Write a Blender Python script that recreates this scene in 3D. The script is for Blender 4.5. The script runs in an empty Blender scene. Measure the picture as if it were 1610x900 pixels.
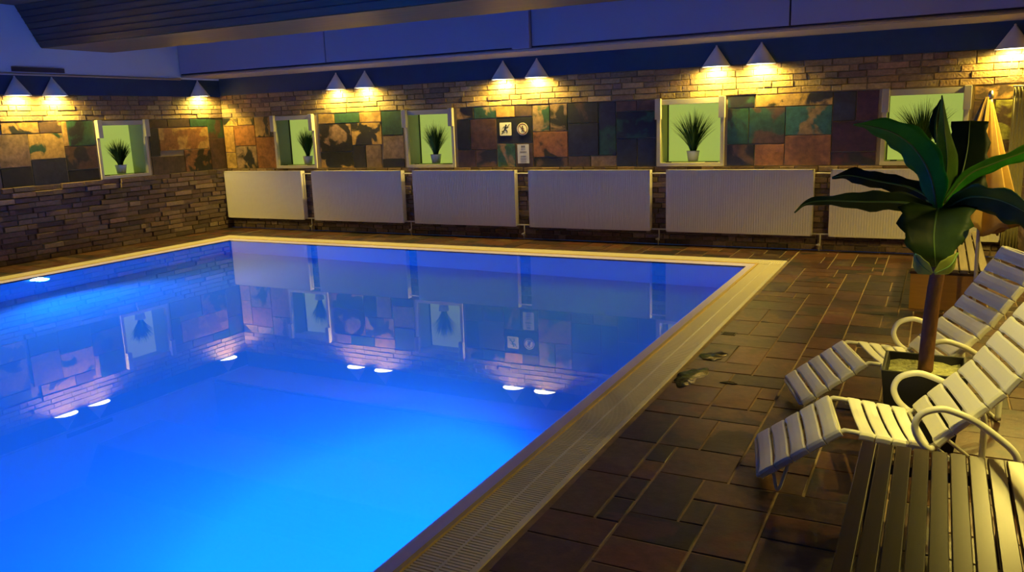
import bpy, math, random
from mathutils import Vector, Matrix
random.seed(11)
sc = bpy.context.scene
PI = math.pi
D, XL, H = 11.82, -12.42, 1.9          # back wall y, left wall x, eye height
XR = 0.93                               # short right wall

# ------------------------------------------------------------------ camera, world, exposure
cam = bpy.data.cameras.new('camera'); co = bpy.data.objects.new('camera', cam); sc.collection.objects.link(co)
rt = Vector((0.88833521, 0.45794691, -0.03384068)); dn = Vector((0.06185552, -0.1923609, -0.97937285)); fw = Vector((-0.45501039, 0.86791815, -0.1992075))
co.matrix_world = Matrix(((rt.x, -dn.x, -fw.x, 0), (rt.y, -dn.y, -fw.y, 0), (rt.z, -dn.z, -fw.z, H), (0, 0, 0, 1)))
cam.sensor_width = 36; cam.lens = 1283.74 / 1610 * 36; cam.clip_start = .05; cam.clip_end = 200
sc.camera = co
w = bpy.data.worlds.new('dusk_sky'); sc.world = w; w.use_nodes = True
w.node_tree.nodes['Background'].inputs[0].default_value = (.06, .14, .42, 1)
w.node_tree.nodes['Background'].inputs[1].default_value = .17
sc.view_settings.view_transform = 'Standard'; sc.view_settings.look = 'None'
sc.view_settings.exposure = 0.0; sc.view_settings.gamma = 1; sc.view_settings.use_curve_mapping = False
sc.cycles.use_denoising = True
sc.cycles.max_bounces = 10; sc.cycles.diffuse_bounces = 5; sc.cycles.transmission_bounces = 6; sc.cycles.glossy_bounces = 5
sc.cycles.sample_clamp_indirect = 5.0; sc.cycles.blur_glossy = .3
LAMP_COL = (1.0, .74, .125)
SCONCE_W = 118.0
POOL_COL = (.006, .24, 1.0)
POOL_W = 560.0
DOWN_W = 520.0

# ------------------------------------------------------------------ materials
def mat(name, col=(.5, .5, .5), rough=.6, metal=0, spec=.5, emit=None, estr=1, noise=None, bump=None, attr=None, sub=None, trans=None, alpha=None):
    m = bpy.data.materials.new(name); m.use_nodes = True
    nt = m.node_tree; b = nt.nodes['Principled BSDF']; L = nt.links
    b.inputs['Base Color'].default_value = (*col, 1); b.inputs['Roughness'].default_value = rough
    b.inputs['Metallic'].default_value = metal; b.inputs['Specular IOR Level'].default_value = spec
    if emit: b.inputs['Emission Color'].default_value = (*emit, 1); b.inputs['Emission Strength'].default_value = estr
    tc = nt.nodes.new('ShaderNodeTexCoord')
    src = None
    if attr:
        a = nt.nodes.new('ShaderNodeAttribute'); a.attribute_name = attr; src = a.outputs['Color']
    if noise:                              # (scale, low, high, stretch)
        n = nt.nodes.new('ShaderNodeTexNoise'); n.inputs['Scale'].default_value = noise[0]; n.inputs['Detail'].default_value = 6; n.inputs['Roughness'].default_value = .65
        mp = nt.nodes.new('ShaderNodeMapping'); L.new(tc.outputs['Object'], mp.inputs[0]); L.new(mp.outputs[0], n.inputs['Vector'])
        if len(noise) > 3: mp.inputs['Scale'].default_value = noise[3]
        r = nt.nodes.new('ShaderNodeMapRange'); r.inputs[1].default_value = .25; r.inputs[2].default_value = .75
        r.inputs[3].default_value = noise[1]; r.inputs[4].default_value = noise[2]; L.new(n.outputs[0], r.inputs[0])
        mx = nt.nodes.new('ShaderNodeVectorMath'); mx.operation = 'SCALE'
        if src: L.new(src, mx.inputs[0])
        else: mx.inputs[0].default_value = col
        L.new(r.outputs[0], mx.inputs['Scale']); src = mx.outputs[0]
    if src: L.new(src, b.inputs['Base Color'])
    if bump:
        n2 = nt.nodes.new('ShaderNodeTexNoise'); n2.inputs['Scale'].default_value = bump[0]; n2.inputs['Detail'].default_value = 8
        L.new(tc.outputs['Object'], n2.inputs['Vector'])
        bp = nt.nodes.new('ShaderNodeBump'); bp.inputs['Strength'].default_value = bump[1]; bp.inputs['Distance'].default_value = bump[2]
        L.new(n2.outputs[0], bp.inputs['Height']); L.new(bp.outputs[0], b.inputs['Normal'])
    return m

def slate_mat(name, rough, contrast=1.0):
    """two colours per tile (Col, Col2) mixed by a large soft blotch, plus fine veining"""
    m = mat(name, rough=rough, spec=.5); nt = m.node_tree; L = nt.links; b = nt.nodes['Principled BSDF']
    a1 = nt.nodes.new('ShaderNodeAttribute'); a1.attribute_name = 'Col'
    a2 = nt.nodes.new('ShaderNodeAttribute'); a2.attribute_name = 'Col2'
    tc = nt.nodes.new('ShaderNodeTexCoord')
    off = nt.nodes.new('ShaderNodeVectorMath'); off.operation = 'MULTIPLY_ADD'; off.inputs[1].default_value = (13, 17, 11)
    L.new(a1.outputs['Color'], off.inputs[0]); L.new(tc.outputs['Object'], off.inputs[2])
    n = nt.nodes.new('ShaderNodeTexNoise'); n.inputs['Scale'].default_value = 3.1; n.inputs['Detail'].default_value = 5; n.inputs['Distortion'].default_value = .6
    L.new(off.outputs[0], n.inputs['Vector'])
    r = nt.nodes.new('ShaderNodeMapRange'); r.inputs[1].default_value = .49; r.inputs[2].default_value = .55; r.clamp = True; L.new(n.outputs[0], r.inputs[0])
    mx = nt.nodes.new('ShaderNodeMix'); mx.data_type = 'RGBA'; L.new(r.outputs[0], mx.inputs[0]); L.new(a1.outputs['Color'], mx.inputs[6]); L.new(a2.outputs['Color'], mx.inputs[7])
    f = nt.nodes.new('ShaderNodeTexNoise'); f.inputs['Scale'].default_value = 14; f.inputs['Detail'].default_value = 9; f.inputs['Roughness'].default_value = .7; L.new(tc.outputs['Object'], f.inputs['Vector'])
    fr = nt.nodes.new('ShaderNodeMapRange'); fr.inputs[1].default_value = .3; fr.inputs[2].default_value = .7; fr.inputs[3].default_value = 1 - .5 * contrast; fr.inputs[4].default_value = 1 + .5 * contrast; L.new(f.outputs[0], fr.inputs[0])
    s = nt.nodes.new('ShaderNodeVectorMath'); s.operation = 'SCALE'; L.new(mx.outputs[2], s.inputs[0]); L.new(fr.outputs[0], s.inputs['Scale'])
    L.new(s.outputs[0], b.inputs['Base Color'])
    bp = nt.nodes.new('ShaderNodeBump'); bp.inputs['Strength'].default_value = .5; bp.inputs['Distance'].default_value = .004
    L.new(f.outputs[0], bp.inputs['Height']); L.new(bp.outputs[0], b.inputs['Normal'])
    rr = nt.nodes.new('ShaderNodeMapRange'); rr.inputs[3].default_value = rough - .12; rr.inputs[4].default_value = rough + .18; L.new(n.outputs[0], rr.inputs[0]); L.new(rr.outputs[0], b.inputs['Roughness'])
    return m

M = {}
M['mortar'] = mat('mortar', (.08, .06, .04), .9, noise=(20, .7, 1.2))
M['joint'] = mat('tile_joint', (.26, .20, .12), .8)
M['grout'] = mat('floor_grout', (.26, .18, .11), .8, noise=(9, .6, 1.2))
M['brick'] = mat('split_face_brick', rough=.82, attr='Col', noise=(22, .65, 1.3), bump=(38, .8, .012))
M['slate'] = slate_mat('wall_slate', .42, 1.0)
M['floor'] = slate_mat('floor_slate', .33, .9)
M['blue_paint'] = mat('dark_blue_paint', (.008, .042, .125), .7, noise=(4, .85, 1.1))
M['white_paint'] = mat('lavender_white_plaster', (.40, .41, .58), .85, bump=(150, .5, .004))
M['left_plaster'] = mat('left_plaster_pool_glow', (.58, .66, .80), .85)  # paler and bluer than the panels: pool glow put into the colour
M['seam'] = mat('dark_seam', (.05, .045, .09), .8)
M['cornice'] = mat('cornice_paint', (.36, .33, .34), .7)
M['ceiling'] = mat('brown_ceiling', (.12, .10, .09), .85)
M['beam'] = mat('stained_beam_boards', (.055, .05, .045), .45, noise=(3, .6, 1.5, (.25, 6, 6)), bump=(30, .3, .004))
M['beam_under'] = mat('beam_underside', (.16, .11, .06), .5, noise=(3, .7, 1.3, (.25, 6, 6)))
M['radiator'] = mat('radiator_enamel', (.78, .72, .60), .42)
M['rad_dark'] = mat('radiator_slots', (.12, .11, .10), .7)
M['pipe'] = mat('white_pipe', (.62, .58, .50), .4)
M['sconce'] = mat('sconce_metal', (.72, .71, .66), .5)
M['bulb'] = mat('sconce_diffuser', (.9, .88, .8), .5, emit=(1, .93, .62), estr=9)
M['frame'] = mat('cream_window_frame', (.46, .42, .32), .55)
M['jamb'] = mat('niche_jamb', (.42, .46, .22), .7)
M['jamb_dark'] = mat('niche_jamb_grey', (.20, .22, .15), .7)
M['lime'] = mat('lime_lit_pane', (.35, .5, .08), .6, emit=(.50, .61, .11), estr=.60)
M['seal'] = mat('dark_seal', (.02, .025, .012), .6)
M['pot_white'] = mat('white_ceramic', (.66, .66, .58), .4)
M['grass'] = mat('artificial_grass', rough=.8, spec=.1, attr='Col')
M['coping'] = mat('pool_coping', (.78, .72, .60), .35, noise=(6, .85, 1.1))
M['lip'] = mat('wet_lip_blue_glow', (.66, .58, .98), .5)  # lavender tint paints the pool's blue light onto a white lip
M['ridge'] = mat('sand_coloured_ridge', (.70, .50, .16), .4)
M['grate'] = mat('overflow_grate', (.80, .72, .55), .5)
M['channel'] = mat('overflow_channel', (.10, .085, .06), .7)
M['basin'] = mat('pool_liner', (.08, .50, .95), .6)
M['pool_lamp'] = mat('pool_lamp_glass', (.8, 1, 1), .3, emit=(.35, .9, 1), estr=30)
M['steel'] = mat('steel_ring', (.6, .6, .62), .3, 1)
M['plastic'] = mat('white_lounger_strap', (.86, .84, .74), .28)
M['tube'] = mat('white_lounger_tube', (.78, .76, .64), .35)
M['bench'] = mat('dark_bench_slat', (.022, .011, .009), .30, spec=.28, noise=(4, .6, 1.3, (14, .5, 6)))
M['bench_grey'] = mat('grey_bench_slat', (.23, .18, .12), .5, noise=(4, .7, 1.2, (14, .5, 6)))
M['bench_dark'] = mat('bench_frame_dark', (.035, .012, .01), .5)
M['bench_front'] = mat('orange_wood_panel', (.50, .25, .045), .5, noise=(5, .85, 1.1, (1, 1, 10)))
M['screw'] = mat('bench_fastener', (.6, .55, .5), .35, 1)
M['trunk'] = mat('banana_trunk', (.13, .052, .022), .65, noise=(9, .4, 1.6, (3, 3, .8)), bump=(14, .6, .01))
M['leaf'] = mat('banana_leaf', rough=.38, attr='Col', noise=(8, .75, 1.25))
M['midrib'] = mat('banana_midrib', (.10, .20, .04), .45)
M['pot_black'] = mat('black_planter', (.012, .012, .014), .6)
M['soil'] = mat('pale_bark_mulch', (.36, .36, .16), .9, noise=(30, .5, 1.4), bump=(40, 1, .02))
M['parasol'] = mat('ochre_parasol_cloth', (.42, .25, .065), .85, noise=(12, .85, 1.15))
M['olive_cloth'] = mat('olive_curtain_cloth', (.36, .32, .15), .9)
M['sign_cream'] = mat('sign_cream', (.70, .66, .44), .6)
M['sign_black'] = mat('sign_black', (.01, .01, .01), .6)
M['sign_red'] = mat('sign_ring_brown', (.20, .08, .05), .6)
M['paper'] = mat('notice_paper', (.52, .50, .50), .7)
M['paper_ink'] = mat('notice_ink', (.16, .15, .17), .7)
M['plaster_right'] = mat('olive_plaster', (.30, .27, .14), .85, noise=(4, .85, 1.1))
M['vent'] = mat('vent_grille', (.07, .05, .07), .6)
M['drain'] = mat('drain_iron', (.02, .02, .018), .35, 1)
M['puddle'] = mat('puddle_water', (.006, .005, .004), .12, spec=.10, bump=(9, .35, .02))
nt = M['leaf'].node_tree; tr = nt.nodes.new('ShaderNodeBsdfTranslucent'); mxs = nt.nodes.new('ShaderNodeMixShader'); mxs.inputs[0].default_value = .42
pr = nt.nodes['Principled BSDF']; pr.inputs['Roughness'].default_value = .48; pr.inputs['Specular IOR Level'].default_value = .25
nt.links.new(pr.inputs['Base Color'].links[0].from_socket, tr.inputs[0]); nt.links.new(pr.outputs[0], mxs.inputs[1]); nt.links.new(tr.outputs[0], mxs.inputs[2])
nt.links.new(mxs.outputs[0], nt.nodes['Material Output'].inputs[0])

def water_mat():
    m = bpy.data.materials.new('pool_water'); m.use_nodes = True; nt = m.node_tree; nt.nodes.clear()
    o = nt.nodes.new('ShaderNodeOutputMaterial'); g = nt.nodes.new('ShaderNodeBsdfGlass'); g.inputs['IOR'].default_value = 1.33; g.inputs['Roughness'].default_value = 0
    tc = nt.nodes.new('ShaderNodeTexCoord'); n = nt.nodes.new('ShaderNodeTexNoise'); n.inputs['Scale'].default_value = 1.6; n.inputs['Detail'].default_value = 1
    bp = nt.nodes.new('ShaderNodeBump'); bp.inputs['Strength'].default_value = .015; bp.inputs['Distance'].default_value = .01
    nt.links.new(tc.outputs['Object'], n.inputs['Vector']); nt.links.new(n.outputs[0], bp.inputs['Height']); nt.links.new(bp.outputs[0], g.inputs['Normal'])
    nt.links.new(g.outputs[0], o.inputs[0]); return m
M['water'] = water_mat()

# ------------------------------------------------------------------ builders
class MB:
    def __init__(s): s.v = []; s.f = []; s.c = []; s.c2 = []
    def add(s, vs, fs, col=(.5, .5, .5), col2=None):
        b = len(s.v); s.v += [tuple(p) for p in vs]; s.f += [tuple(b + i for i in f) for f in fs]
        s.c += [col] * len(fs); s.c2 += [col2 or col] * len(fs)
    def box(s, x0, x1, y0, y1, z0, z1, col=(.5, .5, .5)):
        s.add([(x, y, z) for x in (x0, x1) for y in (y0, y1) for z in (z0, z1)],
              [(0, 1, 3, 2), (4, 6, 7, 5), (0, 4, 5, 1), (2, 3, 7, 6), (0, 2, 6, 4), (1, 5, 7, 3)], col)
    def slab(s, P, d0, d1, inset, col, col2=None):
        """P: 4 corner fn results; raised panel: outer rectangle at depth d0, inset face at d1"""
        P0, P1 = P(d0, 0), P(d1, inset)
        s.add(P0 + P1, [(4, 5, 6, 7), (0, 1, 5, 4), (1, 2, 6, 5), (2, 3, 7, 6), (3, 0, 4, 7)], col, col2)
    def tube(s, pts, r, n=10, closed=False, col=(.5, .5, .5), r1=None):
        pts = [Vector(p) for p in pts]; N = len(pts); rings = []; up = Vector((0, 0, 1)); prev = None
        for i, p in enumerate(pts):
            a = pts[(i - 1) % N] if (closed or i) else p; b = pts[(i + 1) % N] if (closed or i < N - 1) else p
            t = (b - a).normalized()
            if prev is None:
                u = t.cross(up); u = u if u.length > .01 else t.cross(Vector((1, 0, 0)))
            else: u = prev - t * prev.dot(t)
            u.normalize(); prev = u; v = t.cross(u)
            rr = r if r1 is None else r + (r1 - r) * i / (N - 1)
            rings.append([p + (u * math.cos(2 * PI * k / n) + v * math.sin(2 * PI * k / n)) * rr for k in range(n)])
        vs = [q for g in rings for q in g]; fs = []
        for i in range(N if closed else N - 1):
            j = (i + 1) % N
            for k in range(n): fs.append((i * n + k, i * n + (k + 1) % n, j * n + (k + 1) % n, j * n + k))
        if not closed: fs += [tuple(range(n))[::-1], tuple((N - 1) * n + k for k in range(n))]
        s.add(vs, fs, col)
    def lathe(s, prof, c=(0, 0, 0), n=20, a0=0, a1=2 * PI, col=(.5, .5, .5)):
        full = abs(a1 - a0 - 2 * PI) < 1e-6; K = n if full else n + 1; vs = []
        for r, z in prof:
            for k in range(K):
                a = a0 + (a1 - a0) * k / n; vs.append((c[0] + r * math.cos(a), c[1] + r * math.sin(a), c[2] + z))
        fs = []
        for i in range(len(prof) - 1):
            for k in range(n):
                k2 = (k + 1) % K; fs.append((i * K + k, i * K + k2, (i + 1) * K + k2, (i + 1) * K + k))
        s.add(vs, fs, col)
    def build(s, name, m, parent=None, smooth=False, bevel=0):
        me = bpy.data.meshes.new(name); me.from_pydata(s.v, [], s.f); me.update()
        for nm, cs in (('Col', s.c), ('Col2', s.c2)):
            a = me.attributes.new(nm, 'FLOAT_COLOR', 'FACE')
            a.data.foreach_set('color', [x for c in cs for x in (*c, 1)])
        if smooth: me.polygons.foreach_set('use_smooth', [True] * len(me.polygons))
        me.materials.append(m if not isinstance(m, str) else M[m])
        o = bpy.data.objects.new(name, me); sc.collection.objects.link(o)
        if parent: o.parent = parent
        if bevel:
            b = o.modifiers.new('bevel', 'BEVEL'); b.width = bevel; b.segments = 2; b.limit_method = 'ANGLE'
        return o

def tag(o, label=None, cat=None, group=None, kind=None):
    if label: o['label'] = label
    if cat: o['category'] = cat
    if group: o['group'] = group
    if kind: o['kind'] = kind
    return o
def struct(name, mb, m, **k): return tag(mb.build(name, m, **k), kind='structure')
def empty(name, loc, rz=0, label=None, cat=None, group=None, kind=None):
    o = bpy.data.objects.new(name, None); sc.collection.objects.link(o); o.location = loc; o.rotation_euler = (0, 0, rz)
    o.empty_display_size = .1
    return tag(o, label, cat, group, kind)
def copy_tree(o, parent=None):
    c = o.copy(); sc.collection.objects.link(c); c.parent = parent
    for ch in list(o.children): copy_tree(ch, c)
    return c
def smooth_path(pts, n=6):
    """Catmull-Rom through 3-D points"""
    P = [Vector(p) for p in pts]; P = [P[0] * 2 - P[1]] + P + [P[-1] * 2 - P[-2]]; out = []
    for i in range(1, len(P) - 2):
        for k in range(n):
            t = k / n; a, b, c, d = P[i - 1:i + 3]
            out.append(.5 * ((2 * b) + (c - a) * t + (2 * a - 5 * b + 4 * c - d) * t * t + (3 * b - a - 3 * c + d) * t ** 3))
    out.append(P[-2]); return out

# wall coordinate systems: u along the wall, z up, d out of the wall into the room
def back(u, z, d): return (u, D - d, z)
def left(u, z, d): return (XL + d, u, z)
def rightw(u, z, d): return (XR - d, u, z)
def wslab(mb, F, u0, z0, u1, z1, d0, d1, inset, col, col2=None):
    def P(d, i): return [F(u0 + i, z0 + i, d), F(u1 - i, z0 + i, d), F(u1 - i, z1 - i, d), F(u0 + i, z1 - i, d)]
    mb.slab(P, d0, d1, inset, col, col2)

def jit(c, a=.15):
    k = 1 + random.uniform(-a, a); return tuple(max(0, x * k * (1 + random.uniform(-.06, .06))) for x in c)
BR_UP_GLOW = [(.33, .215, .09), (.29, .19, .085), (.37, .25, .105), (.25, .17, .085), (.20, .135, .08)]  # upper bricks yellowed: part of the sconce glow sits in their colour
BR_LO = [(.15, .092, .065), (.19, .12, .085), (.12, .075, .055), (.23, .155, .115), (.095, .06, .05), (.16, .10, .075)]
def bricks(mb, F, u0, u1, z0, z1, rh, pal, lmin, lmax, relief=.03):
    n = max(1, round((z1 - z0) / rh)); rh = (z1 - z0) / n
    for r in range(n):
        u = u0 - random.uniform(0, lmin)
        while u < u1:
            L = random.uniform(lmin, lmax) if random.random() > .2 else random.uniform(lmin * .5, lmin)
            a, b = max(u, u0), min(u + L, u1)
            if b - a > .02:
                j = random.uniform(-.004, .004)
                wslab(mb, F, a + .002, z0 + r * rh + .002 + j, b - .003, z0 + (r + 1) * rh - .003 + j, 0, random.uniform(.008, relief), .006, jit(random.choice(pal), .22))
            u += L

SL = {'o': (.36, .21, .06), 'k': (.014, .014, .013), 'g': (.022, .065, .035), 't': (.22, .14, .07), 'b': (.075, .042, .026),
      's': (.022, .024, .032), 'r': (.24, .10, .03), 'c': (.03, .10, .085), 'm': (.055, .020, .018), 'y': (.30, .27, .04)}
BT = [(-10.03, 1.95, -9.67, 2.12, 'o'), (-9.66, 1.95, -9.12, 2.12, 'g'), (-9.1, 1.95, -8.64, 2.12, 'o'), (-8.63, 1.72, -8.2, 2.12, 'g'), (-10.04, 1.45, -9.31, 1.94, 'kt'), (-9.3, 1.56, -8.65, 1.94, 'ok'), (-10.04, 1.16, -9.31, 1.44, 'ko'), (-9.3, 1.16, -9.02, 1.55, 'k'), (-9.01, 1.16, -8.68, 1.55, 't'), (-8.63, 1.31, -8.2, 1.71, 't'), (-8.66, 1.16, -8.2, 1.30, 'k'), (-7.11, 1.94, -6.79, 2.12, 'ko'), (-6.78, 1.94, -6.38, 2.12, 'tg'), (-6.37, 1.95, -6.04, 2.12, 'o'), (-6.03, 1.95, -5.73, 2.12, 'b'), (-7.12, 1.45, -6.87, 1.93, 'k'), (-6.86, 1.44, -6.38, 1.93, 'b'), (-7.12, 1.16, -6.78, 1.44, 'b'), (-6.77, 1.16, -6.38, 1.43, 'bk'), (-6.37, 1.54, -5.73, 1.94, 'k'), (-6.37, 1.16, -6.05, 1.53, 'gt'), (-6.04, 1.16, -5.73, 1.53, 'b'), (-5.72, 1.71, -5.43, 2.12, 'gt'), (-5.42, 1.71, -5.13, 2.12, 'tk'), (-5.72, 1.31, -5.13, 1.70, 'rk'), (-5.72, 1.16, -5.13, 1.3, 'kb'), (-5.12, 1.82, -4.62, 2.12, 'bk'), (-5.12, 1.33, -4.62, 1.81, 's'), (-4.61, 1.33, -4.34, 2.12, 'sg'), (-5.12, 1.16, -4.75, 1.32, 'b'), (-4.74, 1.16, -4.34, 1.32, 't'), (-4.33, 1.97, -4.01, 2.12, 'b'), (-4.0, 1.97, -3.72, 2.12, 'b'), (-4.33, 1.58, -3.72, 1.96, 'kg'), (-4.33, 1.16, -4.01, 1.57, 's'), (-4.0, 1.16, -3.72, 1.57, 's'), (-2.68, 1.96, -2.31, 2.12, 'kg'), (-2.3, 1.96, -1.3, 2.12, 'ok'), (-2.68, 1.46, -2.39, 1.95, 'gk'), (-2.38, 1.46, -1.9, 1.95, 'gb'), (-2.68, 1.16, -2.3, 1.45, 'kb'), (-2.29, 1.16, -1.9, 1.45, 'r'), (-1.89, 1.57, -1.3, 1.95, 'ct'), (-1.89, 1.16, -1.3, 1.56, 'r'), (-1.29, 1.74, -1.01, 2.12, 'sk'), (-1.0, 1.74, -0.74, 2.12, 'm'), (-1.29, 1.34, -0.74, 1.73, 'm'), (-1.29, 1.16, -0.74, 1.33, 'mk'), (0.34, 1.95, 0.93, 2.12, 'ob'), (0.34, 1.55, 0.56, 1.94, 'b'), (0.57, 1.46, 0.93, 1.94, 'yb'), (0.34, 1.16, 0.56, 1.54, 'b'), (0.57, 1.16, 0.93, 1.45, 'ob'), (-12.40, 1.97, -12.02, 2.12, 'ko'), (-12.01, 1.98, -11.6, 2.12, 'ok'), (-12.40, 1.47, -12.14, 1.96, 'o'), (-12.13, 1.59, -11.6, 1.97, 'r'), (-11.59, 1.75, -11.12, 2.12, 'ok'), (-12.13, 1.16, -11.6, 1.58, 'tk'), (-12.40, 1.16, -12.14, 1.46, 'o'), (-11.59, 1.16, -11.12, 1.74, 'r')]
LT = [(7.5, 1.95, 8.08, 2.12, 'ok'), (8.09, 1.95, 8.46, 2.12, 'ob'), (8.47, 1.73, 8.55, 2.12, 'o'), (7.4, 1.45, 7.88, 1.94, 't'), (7.89, 1.55, 8.46, 1.94, 'og'), (7.4, 1.16, 7.88, 1.44, 'k'), (7.89, 1.16, 8.46, 1.54, 's'), (8.56, 1.73, 9.02, 2.12, 'gk'), (8.47, 1.35, 9.02, 1.72, 'bk'), (8.47, 1.16, 9.02, 1.34, 'k'), (10.08, 1.98, 10.5, 2.12, 'm'), (10.51, 1.98, 11.0, 2.12, 'b'), (11.01, 1.98, 11.42, 2.12, 'g'), (11.43, 1.75, 11.8, 2.12, 'gb'), (10.08, 1.48, 10.28, 1.97, 'k'), (10.29, 1.57, 11.42, 1.97, 'or'), (10.08, 1.16, 10.8, 1.47, 'b'), (10.81, 1.16, 11.42, 1.56, 'kr'), (11.43, 1.16, 11.8, 1.74, 'b')]
def tiles(mb, F, T):
    for u0, z0, u1, z1, k in T:
        a = jit(SL[k[0]], .12); b = jit(SL[k[1]], .12) if len(k) > 1 else tuple(x * .72 for x in a)
        wslab(mb, F, u0, z0, u1, z1, 0, random.uniform(.010, .016), .004, a, b)
def rand_tiles(mb, F, u0, u1):
    u = u0
    while u < u1 - .12:
        L = min(random.choice((.3, .4, .5, .6)), u1 - u)
        cuts = random.choice(((1.16, 1.45, 1.95, 2.12), (1.16, 1.6, 2.12), (1.16, 1.35, 1.75, 2.12)))
        for z0, z1 in zip(cuts[:-1], cuts[1:]):
            wslab(mb, F, u, z0, u + L - .01, z1 - .01, 0, .013, .004, jit(SL[random.choice('okgtbsrm')]), jit(SL[random.choice('kkbts')]))
        u += L

# ------------------------------------------------------------------ walls
ZT = 3.83
WIN = [-10.625, -7.66, -3.21, -0.20]      # window centres on the back wall
WINL = [9.535, 6.0]                       # on the left wall
WW = .98
def wall_shell(mb, kind, holes, u0, u1, th=.45):
    """solid wall with window openings; band z 1.16..2.13 is cut at the holes"""
    def bx(a, b, z0, z1):
        if kind == 'back': mb.box(a, b, D, D + th, z0, z1)
        elif kind == 'left': mb.box(XL - th, XL, a, b, z0, z1)
    bx(u0, u1, 0, 1.15); bx(u0, u1, 2.12, ZT)
    c = u0
    for h in sorted(holes): bx(c, h - WW / 2 + .04, 1.15, 2.12); c = h + WW / 2 - .04
    bx(c, u1, 1.15, 2.12)
mb = MB(); wall_shell(mb, 'back', WIN, XL - .45, XR + .3)
wb = struct('wall_back', mb, 'joint')
mb = MB(); wall_shell(mb, 'left', WINL, -2.0, D)
wl = struct('wall_left', mb, 'joint')
mb = MB(); bricks(mb, back, XL, XR, 0, 1.155, .078, BR_LO, .14, .34, .034); bricks(mb, back, XL, XR, 2.13, 2.55, .082, BR_UP_GLOW, .2, .42, .022)
mb.build('brick_facing', 'brick', wb)
mb = MB(); bricks(mb, left, -1.0, D - .02, 0, 1.155, .083, BR_LO, .18, .46, .06); bricks(mb, left, 2, D - .02, 2.13, 2.53, .08, BR_UP_GLOW, .2, .42, .025)
mb.build('brick_facing', 'brick', wl)
mb = MB(); tiles(mb, back, BT); mb.build('slate_mosaic', 'slate', wb)
mb = MB(); tiles(mb, left, LT); rand_tiles(mb, left, 6.55, 7.39); rand_tiles(mb, left, 2, 5.45); mb.build('slate_mosaic', 'slate', wl)
# dark blue painted band over the bricks, pale cornice strip, projecting upper panels
mb = MB(); mb.box(XL, XR, D - .02, D + .01, 2.55, 2.90); mb.build('blue_band', 'blue_paint', wb)
mb = MB(); mb.box(XL - .01, XL + .02, -1.9, D - .02, 2.53, 2.83); mb.build('blue_band', 'blue_paint', wl)
mb = MB(); mb.box(XL - .01, XL + .03, -1.9, D - .02, 2.83, ZT - .002); mb.build('upper_plaster', 'left_plaster', wl)
mb = MB(); mb.tube([(XL + .035, y, 2.83) for y in (-1.9, 4, 10.88)], .018, 8); mb.build('cornice', 'cornice', wl, smooth=True)
PY = 10.88
mb = MB(); mb.box(XL + .031, XR, PY + .03, D - .021, 2.86, 2.90)
struct('trim_1', mb, 'cornice')           # underside of the projecting bulkhead
mb = MB(); mb.box(XL + .031, XR, PY + .04, PY + .2, 2.901, ZT - .002); sh = struct('wall_bulkhead', mb, 'seam')
sg = [XL + .035, -8.99, -5.56, -5.26, -1.73, XR - .002]
for i, (a, b) in enumerate(zip(sg[:-1], sg[1:])):
    mb = MB(); d = .0 if i != 2 else -.05
    mb.box(a + .012, b - .012, PY + d, PY + .039, 2.925 if i != 2 else 2.9005, ZT - .004)
    mb.build('upper_panel' if i != 2 else 'upper_pilaster', 'white_paint', sh)
mb = MB(); mb.tube([(x, PY + .022, 2.885) for x in (XL + .05, -6, XR - .01)], .02, 10)
struct('trim_2', mb, 'cornice', smooth=True)
# short right wall and lounge recess
mb = MB(); mb.box(XR, XR + .3, 6.9, D - .001, 0, ZT); wr = struct('wall_right', mb, 'plaster_right')
mb = MB(); bricks(mb, rightw, 6.92, D - .03, 2.13, 2.55, .082, BR_UP_GLOW, .2, .42, .022); bricks(mb, rightw, 6.92, D - .03, 0, 1.15, .078, BR_LO, .2, .42, .022); mb.build('brick_facing', 'brick', wr)
mb = MB(); mb.box(XR + .301, 2.9, 6.9, 7.2, 0, ZT); mb.box(1.75, 2.05, -2, 6.899, 0, ZT); struct('wall_lounge', mb, 'plaster_right')
mb = MB()
mb.box(XL - .45, 2.9, -2.3, -2.001, 0, .5); mb.box(XL - .45, 2.9, -2.3, -2.001, 3.2, ZT)
for x in (XL - .45, -8.6, -4.8, -1.0, 2.75): mb.box(x, x + .15, -2.3, -2.001, .5, 3.2)
struct('wall_front', mb, 'white_paint')
mb = MB(); mb.box(XL - .45, 2.9, -2.3, D + .45, ZT, ZT + .2); struct('ceiling', mb, 'ceiling')
# deep splayed beam across the pool
mb = MB(); x0, x1 = XL + .031, 1.74
y = (8.289, 9.53, 9.75, 7.97); z = (3.24, 3.24, ZT - .003, ZT - .003)
vs = [(x, y[i], z[i]) for x in (x0, x1) for i in range(4)]
mb.add(vs, [(0, 3, 2, 1), (4, 5, 6, 7), (1, 2, 6, 5), (2, 3, 7, 6), (3, 0, 4, 7), (0, 1, 5, 4)])
bm = struct('ceiling_beam', mb, 'beam')
mb = MB(); mb.box(x0, x1, 8.30, 9.525, 3.228, 3.2395); mb.build('soffit_board', 'beam_under', bm)
mb = MB()
for k in range(1, 7):
    t = k / 7; yy = y[0] + (y[3] - y[0]) * t; zz = z[0] + (z[3] - z[0]) * t
    mb.box(x0, x1, yy - .010, yy - .001, zz - .004, zz + .004)
mb.build('board_joint', 'seam', bm)

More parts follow.
